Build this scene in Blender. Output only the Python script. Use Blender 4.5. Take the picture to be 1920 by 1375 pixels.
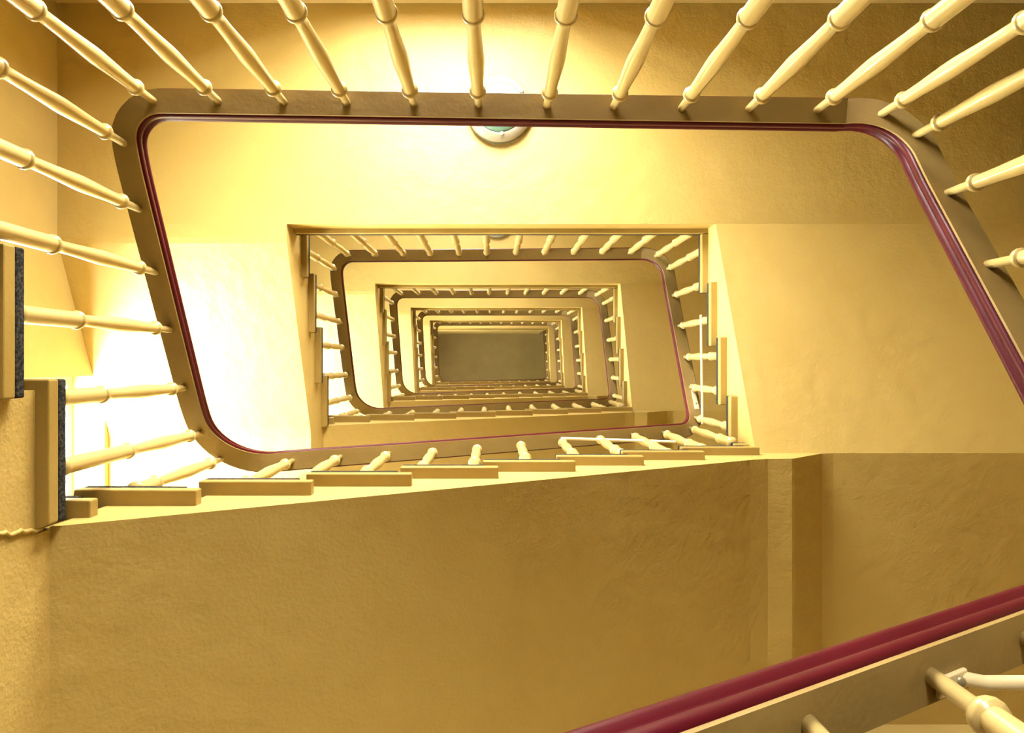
import bpy, bmesh, math, random
from mathutils import Vector

random.seed(4)
scene = bpy.context.scene
COL = scene.collection
for o in list(bpy.data.objects):
    bpy.data.objects.remove(o, do_unlink=True)

# ------------------------------------------------------------------ camera
# Plan unit: 1 u = Z1 / f ; heights are given in multiples of Z1 above the lens.
# World: +X = right in the picture, +Y = bottom of the picture, +Z = up the well.
F_PX = 26.0 / 36.0 * 1920.0
Z1 = 4.08                      # lens -> underside of the first landing (m)
U = Z1 / F_PX                  # metres per plan unit
CAMZ = 0.447 * Z1              # lens height over the ground floor

cam = bpy.data.cameras.new('camera')
cam.lens = 26.0
cam.sensor_width = 36.0
cam.sensor_fit = 'HORIZONTAL'
cam.shift_x = 35.5 / 1920.0
cam.shift_y = -6.5 / 1920.0
cam.clip_start = 0.02
cam.clip_end = 100
camo = bpy.data.objects.new('camera', cam)
camo.location = (0, 0, CAMZ)
camo.rotation_euler = (math.pi, 0, 0)
COL.objects.link(camo)
scene.camera = camo

# ------------------------------------------------------------------ world, exposure
world = bpy.data.worlds.new('world')
scene.world = world
world.use_nodes = True
bg = world.node_tree.nodes.get('Background')
bg.inputs[0].default_value = (0.75, 0.85, 1.0, 1)
bg.inputs[1].default_value = 0.4
scene.view_settings.view_transform = 'Standard'
scene.view_settings.look = 'None'
scene.view_settings.gamma = 1.0
scene.view_settings.use_curve_mapping = False
scene.view_settings.exposure = -0.12
WIN_SIDE = 105.0                # daylight on the frosted stair windows (left wall)
WIN_BACK = 92.0                 # glow of the unseen back wall windows


def P(x, y, z):
    return Vector((x * U, y * U, CAMZ + z * Z1))


# ------------------------------------------------------------------ materials
def new_mat(name):
    m = bpy.data.materials.new(name)
    m.use_nodes = True
    nt = m.node_tree
    return m, nt, nt.nodes.get('Principled BSDF')


def paint(name, col, col2, rough=0.5, bump=0.25, scale=9.0, fine=90.0, spec=0.4):
    m, nt, b = new_mat(name)
    tc = nt.nodes.new('ShaderNodeTexCoord')
    n1 = nt.nodes.new('ShaderNodeTexNoise')
    n1.inputs['Scale'].default_value = 2.2
    n1.inputs['Detail'].default_value = 6
    n1.inputs['Roughness'].default_value = 0.6
    nt.links.new(tc.outputs['Object'], n1.inputs['Vector'])
    r = nt.nodes.new('ShaderNodeValToRGB')
    r.color_ramp.elements[0].position = 0.3
    r.color_ramp.elements[1].position = 0.72
    r.color_ramp.elements[0].color = (*col2, 1)
    r.color_ramp.elements[1].color = (*col, 1)
    nt.links.new(n1.outputs['Fac'], r.inputs[0])
    nt.links.new(r.outputs[0], b.inputs['Base Color'])
    n2 = nt.nodes.new('ShaderNodeTexNoise')
    n2.inputs['Scale'].default_value = scale
    n2.inputs['Detail'].default_value = 3
    n3 = nt.nodes.new('ShaderNodeTexNoise')
    n3.inputs['Scale'].default_value = fine
    n3.inputs['Detail'].default_value = 2
    nt.links.new(tc.outputs['Object'], n2.inputs['Vector'])
    nt.links.new(tc.outputs['Object'], n3.inputs['Vector'])
    mx = nt.nodes.new('ShaderNodeMath')
    mx.operation = 'MULTIPLY_ADD'
    nt.links.new(n3.outputs['Fac'], mx.inputs[0])
    mx.inputs[1].default_value = 0.22
    nt.links.new(n2.outputs['Fac'], mx.inputs[2])
    bp = nt.nodes.new('ShaderNodeBump')
    bp.inputs['Strength'].default_value = bump
    bp.inputs['Distance'].default_value = 0.02
    nt.links.new(mx.outputs[0], bp.inputs['Height'])
    nt.links.new(bp.outputs[0], b.inputs['Normal'])
    b.inputs['Roughness'].default_value = rough
    b.inputs['Specular IOR Level'].default_value = spec
    return m


def plain(name, col, rough=0.4, metal=0.0, spec=0.5, coat=0.0):
    m, nt, b = new_mat(name)
    tc = nt.nodes.new('ShaderNodeTexCoord')
    n1 = nt.nodes.new('ShaderNodeTexNoise')
    n1.inputs['Scale'].default_value = 7.0
    n1.inputs['Detail'].default_value = 5
    nt.links.new(tc.outputs['Object'], n1.inputs['Vector'])
    mx = nt.nodes.new('ShaderNodeMix')
    mx.data_type = 'RGBA'
    mx.inputs[6].default_value = (col[0] * .82, col[1] * .8, col[2] * .78, 1)
    mx.inputs[7].default_value = (min(col[0] * 1.1, 1), min(col[1] * 1.1, 1), min(col[2] * 1.1, 1), 1)
    nt.links.new(n1.outputs['Fac'], mx.inputs[0])
    nt.links.new(mx.outputs[2], b.inputs['Base Color'])
    b.inputs['Roughness'].default_value = rough
    b.inputs['Metallic'].default_value = metal
    b.inputs['Specular IOR Level'].default_value = spec
    b.inputs['Coat Weight'].default_value = coat
    b.inputs['Coat Roughness'].default_value = 0.12
    return m


def granite(name):
    m, nt, b = new_mat(name)
    tc = nt.nodes.new('ShaderNodeTexCoord')
    n1 = nt.nodes.new('ShaderNodeTexNoise')
    n1.inputs['Scale'].default_value = 130
    n1.inputs['Detail'].default_value = 6
    nt.links.new(tc.outputs['Object'], n1.inputs['Vector'])
    r = nt.nodes.new('ShaderNodeValToRGB')
    r.color_ramp.elements[0].position = 0.42
    r.color_ramp.elements[1].position = 0.64
    r.color_ramp.elements[0].color = (0.006, 0.007, 0.007, 1)
    r.color_ramp.elements[1].color = (0.055, 0.048, 0.036, 1)
    nt.links.new(n1.outputs['Fac'], r.inputs[0])
    nt.links.new(r.outputs[0], b.inputs['Base Color'])
    bp = nt.nodes.new('ShaderNodeBump')
    bp.inputs['Strength'].default_value = 0.4
    bp.inputs['Distance'].default_value = 0.004
    nt.links.new(n1.outputs['Fac'], bp.inputs['Height'])
    nt.links.new(bp.outputs[0], b.inputs['Normal'])
    b.inputs['Roughness'].default_value = 0.9
    b.inputs['Specular IOR Level'].default_value = 0.15
    return m


def daylight(name, col, strength):
    m, nt, b = new_mat(name)
    b.inputs['Base Color'].default_value = (*col, 1)
    b.inputs['Emission Color'].default_value = (*col, 1)
    b.inputs['Emission Strength'].default_value = strength
    b.inputs['Roughness'].default_value = 0.6
    return m


M_PLASTER = paint('cream_plaster', (0.47, 0.335, 0.098), (0.43, 0.295, 0.078), 0.5, 0.4)
M_WALL = paint('cream_wall', (0.46, 0.335, 0.110), (0.42, 0.295, 0.090), 0.55, 0.3)
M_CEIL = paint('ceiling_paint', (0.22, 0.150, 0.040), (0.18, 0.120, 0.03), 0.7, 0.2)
M_TREAD = paint('tread_paint', (0.34, 0.23, 0.058), (0.28, 0.18, 0.040), 0.4, 0.12, 20)
M_BALUSTER = plain('baluster_paint', (0.52, 0.385, 0.140), 0.28, 0, 0.5, 0.3)
M_BOARD = paint('rail_board_paint', (0.27, 0.18, 0.050), (0.21, 0.13, 0.034), 0.55, 0.15, 14)
M_RAIL = plain('red_varnish', (0.062, 0.0020, 0.0060), 0.42, 0, 0.14, 0.05)
M_STONE = granite('dark_granite')
M_FLOOR = plain('floor_terrazzo', (0.16, 0.12, 0.06), 0.5)
M_FRAME = plain('window_frame_paint', (0.80, 0.76, 0.62), 0.4)
M_PANE_SIDE = daylight('frosted_pane_side', (0.93, 1.0, 0.93), WIN_SIDE)
M_PANE_BACK = daylight('unseen_back_pane', (1.0, 0.98, 0.92), WIN_BACK)
M_LAMP_RING = plain('lamp_ring_enamel', (0.30, 0.26, 0.18), 0.4)
M_LAMP_BASE = plain('lamp_base_dark', (0.10, 0.09, 0.06), 0.5)
M_LAMP_GLASS = plain('lamp_opal_glass', (0.13, 0.25, 0.20), 0.3, 0, 0.3, 0.1)
M_METAL = plain('painted_metal', (0.74, 0.60, 0.33), 0.35)
M_SCREW = plain('screw_steel', (0.45, 0.38, 0.22), 0.4, 0.6)


# ------------------------------------------------------------------ mesh helpers
class MB:
    def __init__(self):
        self.v, self.f, self.s = [], [], []

    def add(self, vs, fs, smooth=False):
        b = len(self.v)
        self.v += [tuple(p) for p in vs]
        for f in fs:
            self.f.append([i + b for i in f])
            self.s.append(smooth)

    def box(self, a, b):
        """a, b: opposite corners in world metres"""
        x0, x1 = sorted((a[0], b[0])); y0, y1 = sorted((a[1], b[1])); z0, z1 = sorted((a[2], b[2]))
        vs = [(x0, y0, z0), (x1, y0, z0), (x1, y1, z0), (x0, y1, z0),
              (x0, y0, z1), (x1, y0, z1), (x1, y1, z1), (x0, y1, z1)]
        self.add(vs, [(3, 2, 1, 0), (4, 5, 6, 7), (0, 1, 5, 4), (1, 2, 6, 5), (2, 3, 7, 6), (3, 0, 4, 7)])

    def prism(self, ring0, ring1):
        n = len(ring0)
        fs = [list(range(n))[::-1], [n + i for i in range(n)]]
        for i in range(n):
            j = (i + 1) % n
            fs.append((i, j, n + j, n + i))
        self.add(list(ring0) + list(ring1), fs)

    def tube(self, pts, r, seg=10, smooth=True):
        pts = [Vector(p) for p in pts]
        rings = []
        for i, p in enumerate(pts):
            t = (pts[min(i + 1, len(pts) - 1)] - pts[max(i - 1, 0)]).normalized()
            ref = Vector((0, 0, 1)) if abs(t.z) < 0.9 else Vector((1, 0, 0))
            a = t.cross(ref).normalized(); b = t.cross(a).normalized()
            rings.append([p + (a * math.cos(2 * math.pi * k / seg) + b * math.sin(2 * math.pi * k / seg)) * r for k in range(seg)])
        vs = [q for rg in rings for q in rg]
        fs = []
        for i in range(len(rings) - 1):
            for k in range(seg):
                k2 = (k + 1) % seg
                fs.append((i * seg + k, i * seg + k2, (i + 1) * seg + k2, (i + 1) * seg + k))
        self.add(vs, fs, smooth)
        m = len(rings) - 1
        self.add(rings[0], [list(range(seg))[::-1]])
        self.add(rings[m], [list(range(seg))])

    def lathe(self, prof, seg=18, center=(0, 0, 0), smooth=True):
        """prof: list of (radius, z)"""
        vs, fs = [], []
        for r, z in prof:
            for k in range(seg):
                a = 2 * math.pi * k / seg
                vs.append((center[0] + r * math.cos(a), center[1] + r * math.sin(a), center[2] + z))
        for i in range(len(prof) - 1):
            for k in range(seg):
                k2 = (k + 1) % seg
                fs.append((i * seg + k, i * seg + k2, (i + 1) * seg + k2, (i + 1) * seg + k))
        fs.append(list(range(seg))[::-1])
        fs.append([(len(prof) - 1) * seg + k for k in range(seg)])
        self.add(vs, fs, smooth)

    def mesh(self, name, mat):
        me = bpy.data.meshes.new(name)
        me.from_pydata(self.v, [], self.f)
        me.polygons.foreach_set('use_smooth', self.s)
        bm = bmesh.new(); bm.from_mesh(me)
        bmesh.ops.recalc_face_normals(bm, faces=bm.faces)
        bm.to_mesh(me); bm.free()
        me.materials.append(mat)
        me.update()
        return me

    def build(self, name, mat, parent=None, bevel=0.0, origin=None):
        if origin is None and parent is not None:
            origin = parent.matrix_world_loc if hasattr(parent, 'matrix_world_loc') else ORIG.get(parent.name, Vector((0, 0, 0)))
        off = Vector(origin) if origin is not None else Vector((0, 0, 0))
        self.v = [tuple(Vector(p) - off) for p in self.v]
        o = bpy.data.objects.new(name, self.mesh(name, mat))
        COL.objects.link(o)
        if parent is not None:
            o.parent = parent
            ORIG[o.name] = ORIG.get(parent.name, Vector((0, 0, 0)))
        else:
            o.location = off
            ORIG[o.name] = off
        if bevel > 0:
            bv = o.modifiers.new('bevel', 'BEVEL')
            bv.width = bevel; bv.segments = 2; bv.limit_method = 'ANGLE'
        return o


ORIG = {}


def empty(name, loc):
    o = bpy.data.objects.new(name, None)
    o.location = loc
    o.empty_display_size = 0.1
    COL.objects.link(o)
    ORIG[o.name] = Vector(loc)
    return o


def tag(o, label=None, cat=None, group=None, kind=None):
    if label: o['label'] = label
    if cat: o['category'] = cat
    if group: o['group'] = group
    if kind: o['kind'] = kind
    return o


# ------------------------------------------------------------------ layout numbers
XL, XR = -817.0, 1010.0          # room side walls
YB, YF = -675.0, 574.0          # back wall (top of picture), front wall (bottom)
X0, X1 = -387.0, 417.0          # well sides (string faces)
Y0, Y1 = -261.0, 143.0
EX0, EX1, EY0, EY1 = -375.5, 405.0, -252.0, 129.0   # edges of the overhanging treads
LT = 1.053                      # landing 1 top
ST = 0.75                       # storey
RI = ST / 18.0                  # riser
SLAB, STONE = 0.0190, 0.0085    # tread thickness, stone thickness
CEIL = 4.83


def zb(n):                       # top of landing n
    return LT + (n - 1) * ST


ORD = {-1: 'lowest', 0: 'second', 1: 'third', 2: 'fourth', 3: 'fifth', 4: 'topmost'}

# ------------------------------------------------------------------ room shell
T = 0.40   # wall thickness


def struct(name, mb, mat, label, cat):
    o = mb.build(name, mat)
    tag(o, label, cat, kind='structure')
    return o


mb = MB(); a = P(XL, YB, -0.447); b = P(XR, YF, -0.447)
mb.box((a.x - T, a.y - T, -0.15), (b.x + T, b.y + T, 0)); mb.box((b.x + T, a.y - T, -0.15), (2100 * U + T, Y0 * U + T, 0))
struct('floor', mb, M_FLOOR, 'brown terrazzo ground floor at the foot of the stairwell', 'floor')
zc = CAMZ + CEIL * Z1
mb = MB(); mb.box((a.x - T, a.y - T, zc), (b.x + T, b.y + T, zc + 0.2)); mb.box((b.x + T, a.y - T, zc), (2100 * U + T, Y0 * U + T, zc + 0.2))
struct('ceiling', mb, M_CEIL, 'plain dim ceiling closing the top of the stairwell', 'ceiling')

# left wall with a stair window per storey
WY0, WY1 = 26.0, 400.0
side_win = [(0.74 + ST * n, 1.122 + ST * n) for n in range(0, 5)]
mb = MB()
xl = a.x
mb.box((xl - T, a.y, 0), (xl, WY0 * U, zc))
mb.box((xl - T, WY1 * U, 0), (xl, b.y, zc))
zprev = 0.0
for lo, hi in side_win:
    mb.box((xl - T, WY0 * U, zprev), (xl, WY1 * U, CAMZ + lo * Z1))
    zprev = CAMZ + hi * Z1
mb.box((xl - T, WY0 * U, zprev), (xl, WY1 * U, zc))
struct('wall_left', mb, M_WALL, 'cream left wall pierced by the bright stair windows', 'wall')

# back wall with an unseen window per storey, placed and sized for its light
unseen_back_win = []                   # (x0, x1, z0, z1)
for n in range(-1, 5):
    if n == 0:
        unseen_back_win.append((-235.0, 80.0, zb(n) + 0.12, zb(n) + 0.585))
    elif n < 0:
        unseen_back_win.append((-30.0, 150.0, zb(n) + 0.12, zb(n) + 0.56))  # unseen, added to light the underside of the lower wide flight
    else:
        unseen_back_win.append((-220.0, 0.0, zb(n) + 0.14, zb(n) + 0.47))  # unseen, added to brighten the upper storeys
mb = MB()
yb = a.y
BM0, BM1 = -330.0, 240.0
mb.box((a.x - T, yb - T, 0), (BM0 * U, yb, zc))
mb.box((BM1 * U, yb - T, 0), (2100.0 * U, yb, zc))
zprev = 0.0
for x0, x1, lo, hi in unseen_back_win:
    mb.box((BM0 * U, yb - T, zprev), (BM1 * U, yb, CAMZ + lo * Z1))
    zprev = CAMZ + hi * Z1
    if x0 > BM0: mb.box((BM0 * U, yb - T, CAMZ + lo * Z1), (x0 * U, yb, zprev))
    if x1 < BM1: mb.box((x1 * U, yb - T, CAMZ + lo * Z1), (BM1 * U, yb, zprev))
mb.box((BM0 * U, yb - T, zprev), (BM1 * U, yb, zc))
struct('wall_back', mb, M_WALL, 'cream wall behind the landings at the top of the view', 'wall')

XC = 2100.0                     # far end of the unseen landing corridors, added to swallow bounced light
mb = MB(); mb.box((b.x, Y0 * U, 0), (b.x + T, b.y, zc))
mb.box((b.x + T, Y0 * U, 0), (XC * U, Y0 * U + T, zc))
mb.box((XC * U, a.y - T, 0), (XC * U + T, Y0 * U + T, zc))
struct('wall_right', mb, M_WALL, 'cream right wall carrying the shaded right flights', 'wall')
mb = MB(); mb.box((a.x - T, b.y, 0), (b.x + T, b.y + T, zc))
struct('wall_front', mb, M_WALL, 'cream wall along the wide flights at the bottom of the view', 'wall')


def window(idx, kind, lo, hi, ordn, x0=0, x1=0):
    z0, z1 = CAMZ + lo * Z1, CAMZ + hi * Z1
    if kind == 'side':
        p0, p1 = WY0 * U, WY1 * U
        base = Vector((xl - 0.2, (p0 + p1) / 2, z0))
        mk = lambda d0, d1, q0, q1, r0, r1: ((xl - d0, q0, r0), (xl - d1, q1, r1))
        lab = 'bright frosted window in the left wall beside the %s turn' % ordn
        pm = M_PANE_SIDE
    else:
        p0, p1 = x0 * U, x1 * U
        base = Vector(((p0 + p1) / 2, yb - 0.2, z0))
        mk = lambda d0, d1, q0, q1, r0, r1: ((q0, yb - d0, r0), (q1, yb - d1, r1))
        lab = 'unseen frosted window in the back wall, placed for its light on the %s floor' % ordn
        pm = M_PANE_BACK
    w = empty('window_%d' % idx, base)
    tag(w, lab, 'window', kind='structure')
    fr = MB(); fw = 0.06; d0, d1 = 0.20, 0.27
    fr.box(*mk(d0, d1, p0, p0 + fw, z0, z1)); fr.box(*mk(d0, d1, p1 - fw, p1, z0, z1))
    fr.box(*mk(d0, d1, p0 + fw, p1 - fw, z0, z0 + fw)); fr.box(*mk(d0, d1, p0 + fw, p1 - fw, z1 - fw, z1))
    pm_ = (p0 + p1) / 2
    fr.box(*mk(d0, d1, pm_ - 0.025, pm_ + 0.025, z0 + fw, z1 - fw))
    fr.build('window_frame', M_FRAME, w)
    for q0, q1 in ((p0 + fw, pm_ - 0.025), (pm_ + 0.025, p1 - fw)):
        pn = MB(); pn.box(*mk(0.228, 0.240, q0, q1, z0 + fw, z1 - fw))
        pn.build('pane', pm, w)
    sill = MB(); sill.box(*mk(-0.03, 0.20, p0, p1, z0 - 0.04, z0 + 0.003))
    sill.build('window_sill', M_WALL, w)


wi = 1
for n, (lo, hi) in enumerate(side_win):
    window(wi, 'side', lo, hi, ORD[n]); wi += 1
for n, (x0, x1, lo, hi) in enumerate(unseen_back_win):
    window(wi, 'back', lo, hi, ORD[n - 1], x0, x1); wi += 1

# wall that closes the top landing off from the well
mb = MB(); mb.box(P(XL, Y0 - 45, zb(5)), P(X1 - 8, Y0, CEIL))
struct('wall_upper', mb, M_WALL, 'pale wall above the topmost landing, just under the ceiling', 'wall')


# ------------------------------------------------------------------ stairs
def tread(parent, poly, ztop, spoly=None):
    """poly: plan outline in u; spoly: outline of the stone if it differs"""
    m = MB()
    m.prism([P(x, y, ztop - SLAB) for x, y in poly], [P(x, y, ztop - STONE) for x, y in poly])
    t = m.build('tread', M_TREAD, parent, bevel=0.004)
    s = MB()
    sp = spoly or poly
    s.prism([P(x, y, ztop - STONE) for x, y in sp], [P(x, y, ztop) for x, y in sp])
    s.build('stone_top', M_STONE, t, bevel=0.005)


def left_starts(n):
    if n <= 0:
        return [-306.0, -199.0, -92.0, 14.0]
    return [-297.0, -188.0, -78.5, 29.5]


BOT = [-420.0 + 101.7 * i for i in range(8)]           # fronts of steps 6..13
RF = {15: 142.0, 16: 74.7, 17: -32.0, 18: -137.0}      # fronts of the right-hand steps
NOSE, LAP = 9.0, 14.0


def body(name, rings, parent):
    m = MB(); m.prism(*rings)
    return m.build(name, M_PLASTER, parent)


def left_flight(n):
    z = zb(n); st = left_starts(n)
    o = empty('stair_flight', P((XL + X0) / 2, st[0], z))
    tag(o, 'short stone-edged flight rising along the left wall, %s from below' % ORD[n], 'stair flight', 'left wall flights')
    poly = [(Y0, z - .053), (-236, z - .053), (-225, z - .0515), (138, z + .0755), (160, z + .080), (YF, z + .080),
            (YF, z + 4 * RI - SLAB)]
    for k in (4, 3, 2, 1):
        y = st[k - 1] + NOSE
        poly.append((y, z + k * RI - SLAB))
        poly.append((y, z + (k - 1) * RI - (SLAB if k > 1 else 0)))
    poly.append((Y0, z))
    body('waist_slab', ([P(XL, y, q) for y, q in poly], [P(X0, y, q) for y, q in poly]), o)
    for k in (1, 2, 3):
        y0, y1 = st[k - 1], st[k] + LAP
        tread(o, [(XL, y0), (EX0, y0), (EX0, y1), (XL, y1)], z + k * RI)
    y0 = st[3]
    tread(o, [(XL, y0), (EX0, y0), (EX0, Y1 - (6 if n <= 0 else 0)), (-410, Y1 + 8), (XL, 330)], z + 4 * RI)
    return o


def bottom_flight(n):
    z = zb(n)
    o = empty('stair_flight', P(X0, (Y1 + YF) / 2, z + 5 * RI))
    tag(o, 'wide stone-edged flight rising to the right along the bottom of the view, %s from below' % ORD[n],
        'stair flight', 'front wall flights')
    poly = [(X0, z + .1625), (380, z + .4840), (410, z + .4930), (447, z + .4945), (452, z + .4965), (520, z + .5405), (540, z + .5435), (XR, z + .5435),
            (XR, z + 14 * RI - SLAB), (394 + NOSE, z + 14 * RI - SLAB)]
    zp = 14
    for i in range(7, 0, -1):
        k = 6 + i
        poly.append(((394 if k == 13 else BOT[i + 1]) + NOSE, z + k * RI - SLAB))
        poly.append((BOT[i] + NOSE, z + k * RI - SLAB))
    poly.append((BOT[1] + NOSE, z + 6 * RI - SLAB))
    poly.append((X0, z + 6 * RI - SLAB))
    body('waist_slab', ([P(x, Y1, q) for x, q in poly], [P(x, YF, q) for x, q in poly]), o)
    # winder step 5 sits on the corner of the flight below
    m = MB()
    wp = [(-395, Y1 + 2), (X0, Y1 + 2), (X0, YF), (XL, YF), (XL, 335)]
    m.prism([P(x, y, z + 4 * RI - SLAB) for x, y in wp], [P(x, y, z + 5 * RI - SLAB) for x, y in wp])
    m.build('winder_block', M_PLASTER, o)
    tread(o, [(XL, 318), (-425, Y1 - 1), (-418, EY1 - 2), (-372, EY1 - 2), (-372, Y1 + 6), (-380, YF), (XL, YF)], z + 5 * RI,
          [(XL, 318), (-425, Y1 - 1), (-418, EY1 - 2), (-392, EY1 - 2), (-392, Y1 + 6), (-400, YF), (XL, YF)])
    tread(o, [(-420, EY1 - 2), (BOT[1] + LAP + 7, EY1 - 1.5), (BOT[1] + LAP + 7, YF), (-475, YF)], z + 6 * RI,
          [(-420, EY1 - 2), (BOT[1] + 2, EY1 - 1.5), (BOT[1] + 2, YF), (-475, YF)])
    for i in range(1, 8):
        k = 6 + i
        x1 = BOT[i + 1] + LAP + 6 if i < 7 else 413.0
        sk = -1.5 + 3.0 * i / 7.0
        x2 = BOT[i + 1] + 2 if i < 7 else 396.0
        tread(o, [(BOT[i], EY1 + sk), (x1, EY1 + sk), (x1, YF), (BOT[i], YF)], z + k * RI,
              [(BOT[i], EY1 + sk), (x2, EY1 + sk), (x2, YF), (BOT[i], YF)])
    tread(o, [(394, EY1 + 3), (428, EY1 + 3), (450, Y1 + 8), (XR, 400), (XR, YF), (394, YF)], z + 14 * RI)
    return o


def right_flight(n):
    z = zb(n)
    o = empty('stair_flight', P((X1 + XR) / 2, Y1, z + 14 * RI))
    tag(o, 'short stone-edged flight rising along the right wall to the landing above, %s from below' % ORD[n],
        'stair flight', 'right wall flights')
    poly = [(Y1, z + .5435), (Y0 + 14, z + .6910), (Y0, z + .697), (Y0, z + 18 * RI - SLAB)]
    for k in (18, 17, 16):
        y = RF[k] - NOSE
        poly.append((y, z + k * RI - SLAB))
        poly.append((y, z + (k - 1) * RI - SLAB))
    poly.append((Y1, z + 15 * RI - SLAB))
    body('waist_slab', ([P(X1, y, q) for y, q in poly], [P(XR, y, q) for y, q in poly]), o)
    tread(o, [(EX1, RF[15] - 2), (EX1, RF[16] - LAP - 4), (XR, RF[16] - LAP - 4), (XR, 390), (440, RF[15] + 6)], z + 15 * RI)
    for k in (16, 17):
        y0, y1 = RF[k], RF[k + 1] - LAP
        tread(o, [(EX1, y0), (EX1, y1), (XR, y1), (XR, y0)], z + k * RI)
    tread(o, [(EX1, RF[18]), (EX1, EY0 + 1), (XR, EY0 + 1), (XR, RF[18])], z + 18 * RI)
    return o


def landing(n):
    z = zb(n)
    o = empty('landing', P(0, (YB + Y0) / 2, z))
    tag(o, 'long flat cream landing behind the well, %s from below' % ORD[n - 1], 'landing', 'stair landings')
    m = MB(); m.box(P(XL, YB, z - .053), P(XC, Y0, z - SLAB))
    m.build('landing_slab', M_PLASTER, o)
    m = MB(); m.box(P(XL, YB, z - SLAB), P(XR, EY0, z - STONE)); m.box(P(XR, YB, z - SLAB), P(XC, Y0, z - STONE))
    m.build('floor_edge', M_TREAD, o, bevel=0.004)
    m = MB(); m.box(P(XL, YB, z - STONE), P(XR, EY0, z)); m.box(P(XR, YB, z - STONE), P(XC, Y0, z))
    m.build('stone_floor', M_STONE, o, bevel=0.004)


for n in range(0, 6):
    landing(n)
for n in range(-1, 5):
    left_flight(n); bottom_flight(n); right_flight(n)

# ------------------------------------------------------------------ balustrades
YR_L = {0: -256.0, 1: -266.0}
YL_L = {0: -271.0, 1: -262.0}
BOARD_T = 0.0022     # board thickness in Z1 units (2.4 cm)


def arc(p0, c, p1, m=14):
    """quadratic corner from p0 to p1 round corner c (xy)"""
    out = []
    for i in range(m + 1):
        t = i / m
        w = 0.72   # rational weight close to a circle
        d = (1 - t) ** 2 + 2 * w * t * (1 - t) + t * t
        out.append((((1 - t) ** 2 * p0[0] + 2 * w * t * (1 - t) * c[0] + t * t * p1[0]) / d,
                    ((1 - t) ** 2 * p0[1] + 2 * w * t * (1 - t) * c[1] + t * t * p1[1]) / d))
    return out


def rail_path(n):
    """list of (x, y, z) for the underside of the rail board"""
    z = zb(n)
    yr, yl = YR_L.get(n, -265.0), YL_L.get(n, -265.0)
    yr2 = YR_L.get(n + 1, -265.0)
    segs = []
    xl_, xr_ = -386.0, 417.0

    def straight(p0, p1, z0, z1, m=12):
        return [(p0[0] + (p1[0] - p0[0]) * i / m, p0[1] + (p1[1] - p0[1]) * i / m, z0 + (z1 - z0) * i / m) for i in range(m + 1)]

    def corner(p0, c, p1, z0, z1):
        a_ = arc(p0, c, p1)
        return [(q[0], q[1], z0 + (z1 - z0) * i / (len(a_) - 1)) for i, q in enumerate(a_)]
    pts = []
    if n >= 0:
        pts += straight((xr_ - 58, yr), (xl_ + 40, yl), z + .238, z + .247)
        pts += corner((xl_ + 40, yl), (xl_, yl), (xl_, yl + 40), z + .247, z + .251)
    pts += straight((xl_, yl + 40), (xl_, 74), z + .251, z + .383)
    pts += corner((xl_, 74), (xl_, 143), (xl_ + 70, 143), z + .383, z + .466)
    pts += straight((xl_ + 70, 143), (xr_ - 36, 136), z + .466, z + .762)
    pts += corner((xr_ - 36, 136), (xr_, 136), (xr_, 100), z + .762, z + .797)
    if n < 4:
        pts += straight((xr_, 100), (xr_, yr2 + 58), z + .797, z + .958)
        pts += corner((xr_, yr2 + 58), (xr_, yr2), (xr_ - 58, yr2), z + .958, z + .988)
    else:
        pts += straight((xr_, 100), (xr_, Y0 + 2), z + .797, z + .96)
    out = [pts[0]]
    for p in pts[1:]:
        if abs(p[0] - out[-1][0]) + abs(p[1] - out[-1][1]) > 0.5:
            out.append(p)
    # even spacing, then soften the slope changes
    L = [0.0]
    for i in range(1, len(out)):
        L.append(L[-1] + math.hypot(out[i][0] - out[i - 1][0], out[i][1] - out[i - 1][1]))
    m = int(L[-1] / 8.0)
    res, j = [], 0
    for i in range(m + 1):
        d = L[-1] * i / m
        while j < len(L) - 2 and L[j + 1] < d:
            j += 1
        t = (d - L[j]) / (L[j + 1] - L[j])
        res.append(tuple(out[j][k] + (out[j + 1][k] - out[j][k]) * t for k in range(3)))
    out = res
    for _ in range(14):
        zz = [p[2] for p in out]
        out = [out[0]] + [(out[i][0], out[i][1], (zz[i - 1] + 2 * zz[i] + zz[i + 1]) / 4) for i in range(1, len(out) - 1)] + [out[-1]]
    return out


def sweep(mb, path, prof, smooth=False):
    """prof: closed (offset to the well side in m, height in m)"""
    pts = [P(*p) for p in path]
    n = len(prof)
    vs, fs = [], []
    for i, p in enumerate(pts):
        t = pts[min(i + 1, len(pts) - 1)] - pts[max(i - 1, 0)]
        t.z = 0; t.normalize()
        s = Vector((t.y, -t.x, 0))          # towards the well
        for d, h in prof:
            vs.append(p + s * d + Vector((0, 0, h)))
    for i in range(len(pts) - 1):
        for k in range(n):
            k2 = (k + 1) % n
            fs.append((i * n + k, i * n + k2, (i + 1) * n + k2, (i + 1) * n + k))
    mb.add(vs, fs, smooth)
    mb.add(vs[:n], [list(range(n))])
    mb.add(vs[-n:], [list(range(n))[::-1]])


def strip(mb, path, a_, b_):
    pts = [P(*p) for p in path]
    vs = []
    for i, p in enumerate(pts):
        t = pts[min(i + 1, len(pts) - 1)] - pts[max(i - 1, 0)]
        t.z = 0; t.normalize()
        s = Vector((t.y, -t.x, 0))
        vs += [p + s * a_[0] + Vector((0, 0, a_[1])), p + s * b_[0] + Vector((0, 0, b_[1]))]
    mb.add(vs, [(2 * i, 2 * i + 1, 2 * i + 3, 2 * i + 2) for i in range(len(pts) - 1)], True)


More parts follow.
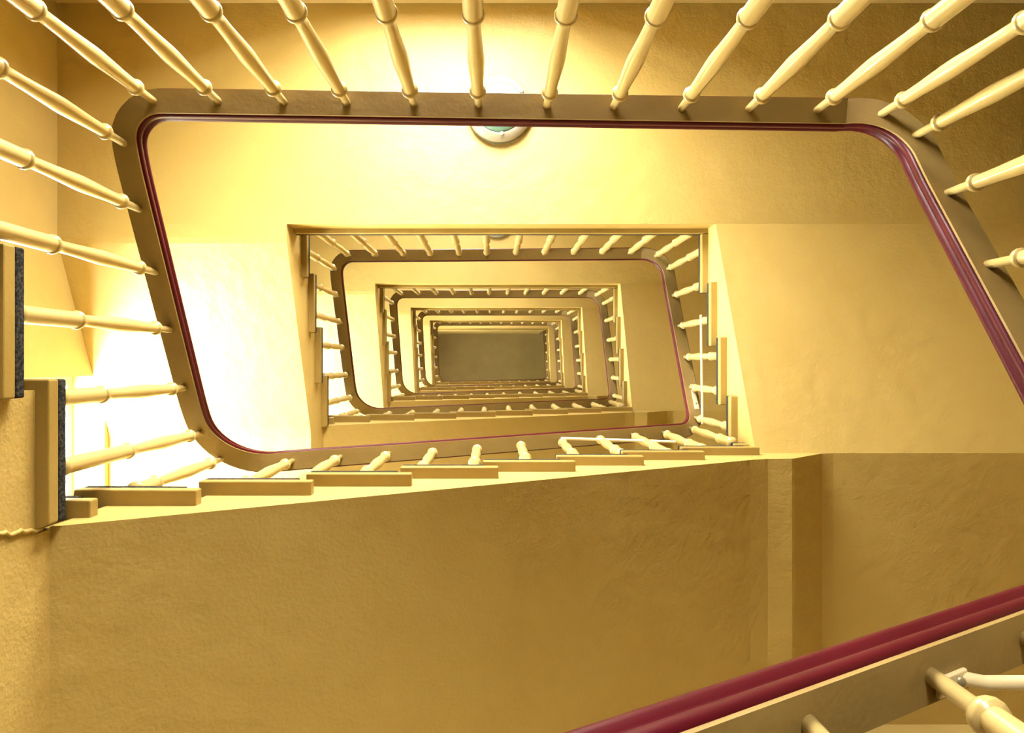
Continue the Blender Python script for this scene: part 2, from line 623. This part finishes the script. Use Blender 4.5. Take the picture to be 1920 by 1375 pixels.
BT = BOARD_T * Z1
HALF = [(.0345, 0), (.0425, .004), (.0445, .012), (.0440, .022), (.0400, .030), (.0335, .035), (.0325, .040), (.0350, .045),
        (.0400, .052), (.0405, .062), (.0370, .071), (.0280, .079), (.0140, .083)]
RAIL_PROF = [(-d, BT + h) for d, h in HALF] + [(0, BT + .084)] + [(d, BT + h) for d, h in HALF[::-1]]
BOARD_PROF = [(-.037, 0), (.037, 0), (.037, BT), (-.037, BT)]

LAND_X = [-350, -283, -215, -150, -81, -15, 55, 123, 192, 260, 329, 396]
LEFT_Y = [-230, -168, -104, -40, 31, 93]
BOT_X = [-366, -293, -231, -163, -95, -26, 47, 121, 193, 264, 332, 402]
RIGHT_Y = [113, 51, -13, -83, -156, -224]


def baluster_profile(h):
    """turned baluster of height h (m), z = 0 at the tread"""
    neck = 0.112
    cb = max(h - 0.466 - neck, 0.10)
    r = h - neck
    body_ = r - cb
    k = body_ / 0.466
    pr = [(.026, 0), (.026, .02), (.0225, .03), (.0225, .031), (.0222, cb * .6), (.0226, cb - .011), (.0226, cb - .010),
          (.0252, cb - .009), (.0262, cb - .004), (.0262, cb), (.0250, cb + .004), (.0180, cb + .005), (.0166, cb + .006), (.0162, cb + .04 * k),
          (.0172, cb + .10 * k), (.0198, cb + .17 * k), (.0220, cb + .225 * k), (.0222, cb + .255 * k), (.0206, cb + .31 * k), (.0182, cb + .38 * k),
          (.0170, r - .010), (.0170, r - .009), (.0225, r - .008), (.0240, r - .003), (.0240, r + .002), (.0225, r + .007), (.0125, r + .008),
          (.0115, r + .009), (.0112, h + .004)]
    return pr


BAL_CACHE = {}


def baluster(parent, x, y, zt, zr):
    h = round((zr - zt) * Z1, 3)
    key = h
    if key not in BAL_CACHE:
        m = MB(); m.lathe(baluster_profile(h), 16)
        BAL_CACHE[key] = m.mesh('baluster', M_BALUSTER)
    o = bpy.data.objects.new('baluster', BAL_CACHE[key])
    o.location = P(x, y, zt) - ORIG[parent.name]
    o.parent = parent
    COL.objects.link(o)
    return o


def nearest(path, x, y):
    best = None
    for i in range(len(path) - 1):
        a_, b_ = path[i], path[i + 1]
        dx, dy = b_[0] - a_[0], b_[1] - a_[1]
        L = dx * dx + dy * dy
        t = 0 if L == 0 else max(0, min(1, ((x - a_[0]) * dx + (y - a_[1]) * dy) / L))
        q = (a_[0] + dx * t, a_[1] + dy * t, a_[2] + (b_[2] - a_[2]) * t)
        d = (q[0] - x) ** 2 + (q[1] - y) ** 2
        if best is None or d < best[0]:
            best = (d, q)
    return best[1]


def balustrade(n):
    z = zb(n)
    path = rail_path(n)
    o = empty('balustrade', P(path[0][0], path[0][1], z))
    tag(o, 'turned cream balusters under a dark red handrail, %s turn of the stair from below' % ORD[n], 'balustrade', 'stair balustrades')
    m = MB(); sweep(m, path, RAIL_PROF, True); m.build('handrail', M_RAIL, o)
    m = MB()
    for i in range(4):
        strip(m, path, BOARD_PROF[i], BOARD_PROF[(i + 1) % 4])
    m.build('rail_board', M_BOARD, o)
    spots = []
    if n >= 0:
        for x in LAND_X[::-1]:
            spots.append((x, -265, z, 2))
    st = left_starts(n)
    for y in LEFT_Y:
        k = sum(1 for s in st if s <= y)
        spots.append((-386, y, z + k * RI))
    for i, x in enumerate(BOT_X):
        k = 5 + sum(1 for s in BOT if s <= x) if i > 0 else 5
        if x > 394: k = 14
        spots.append((x, 140, z + k * RI) if i else (-372, 132, z + 6 * RI, 1))
    for y in RIGHT_Y:
        k = 15 + sum(1 for q in (16, 17, 18) if RF[q] >= y)
        spots.append((417, y, z + k * RI))
    prev = rail_path(n - 1) if n >= 0 else None
    for sp in spots:
        x, y, zt = sp[:3]
        mode = sp[3] if len(sp) > 3 else 0
        if mode == 2:
            q = min((nearest(prev[-13:], x, y), nearest(path[:100], x, y)), key=lambda p_: (p_[0] - x) ** 2 + (p_[1] - y) ** 2)
        else:
            q = nearest(path[92:] if n >= 0 else path, x, y)
        if mode == 1:
            q = (x, y, q[2])
        baluster(o, q[0], q[1], zt, q[2])
    return o, path


BAL = {}
for n in range(-1, 5):
    BAL[n] = balustrade(n)


# repair braces screwed under the rail boards
def bracket(n, p0, p1, side=-4.0):
    o, path = BAL[n]
    a_ = nearest(path, *p0); b_ = nearest(path, *p1)
    A, B = P(*a_), P(*b_)
    t = (B - A).normalized(); s = Vector((t.y, -t.x, 0)).normalized() * 0.013
    dn = Vector((0, 0, -0.009))
    off = -s.normalized() * side * U
    m = MB()
    m.prism([A + off + s, A + off - s, A + off - s + dn, A + off + s + dn], [B + off + s, B + off - s, B + off - s + dn, B + off + s + dn])
    br = m.build('rail_bracket', M_METAL, o, bevel=0.002)
    for f in (0.22, 0.72):
        c = A.lerp(B, f) + off + dn
        m = MB(); m.lathe([(.0075, 0.002), (.0075, -.002), (.005, -.004)], 10, c)
        m.build('screw', M_SCREW, br)
    return B + off + dn


def rod(n, pts, r=0.008):
    o, path = BAL[n]
    m = MB(); m.tube(pts, r, 10)
    m.build('brace_rod', M_METAL, o)


e = bracket(-1, (196, 139), (216, 139), 6)
rod(-1, [e + Vector((-.01, 0, .002)), e + Vector((.02, 0.004, -.004)), e + Vector((.12, .010, .010)), e + Vector((.45, .02, .03))], 0.010)
bracket(0, (417, 95), (417, 45), 4)
z = zb(0)
rod(0, [P(411, 119, 1.046), P(410, -95, 1.052)], 0.0075)
rod(0, [P(121, 134, .948), P(310, 134, .906)], 0.0075)


# ------------------------------------------------------------------ ceiling lamps
def lamp(n):
    zs = zb(n) - .053
    c = P(12, -472, zs)
    o = empty('ceiling_lamp', c)
    tag(o, 'round dome lamp with pale ring on the underside of the %s landing' % ORD[n - 1], 'lamp', 'landing ceiling lamps')
    m = MB(); m.lathe([(.175, .005), (.182, -.012), (.176, -.03), (.15, -.032)], 40, c); m.build('lamp_base', M_LAMP_BASE, o)
    m = MB(); m.lathe([(.168, -.026), (.180, -.032), (.181, -.042), (.172, -.056), (.150, -.070), (.140, -.074), (.134, -.070), (.134, -.05), (.15, -.03)], 40, c)
    m.build('lamp_ring', M_LAMP_RING, o)
    m = MB()
    pr = [(.137, -.055)]
    for i in range(0, 9):
        t = i / 9 * math.pi / 2
        pr.append((.135 * math.cos(t), -.068 - .055 * math.sin(t)))
    pr.append((.006, -.1235))
    m.lathe(pr, 40, c); m.build('glass_dome', M_LAMP_GLASS, o)
    for an in (85, 205, 325, 145):
        q = c + Vector((.146 * math.cos(math.radians(an)), .146 * math.sin(math.radians(an)), -.068))
        m = MB(); m.lathe([(.012, 0.004), (.012, -.010), (.008, -.014)], 10, q); m.build('clip_screw', M_LAMP_RING, o)


for n in range(0, 6):
    lamp(n)


# flaking plaster edge low on the left string, at the foot of the wide flight
fl = [o for o in bpy.data.objects if o.name.startswith('stair_flight') and 'left wall, second' in o.get('label', '')][0]
random.seed(11)
pts = []
for i in range(16):
    t = i / 15
    pts.append(P(X0 + 0.6, 142 - 9 * t + random.uniform(-2.2, 2.2), .456 - .05 * t))
m = MB(); m.tube(pts, 0.006, 6); m.build('plaster_flake', M_PLASTER, fl)
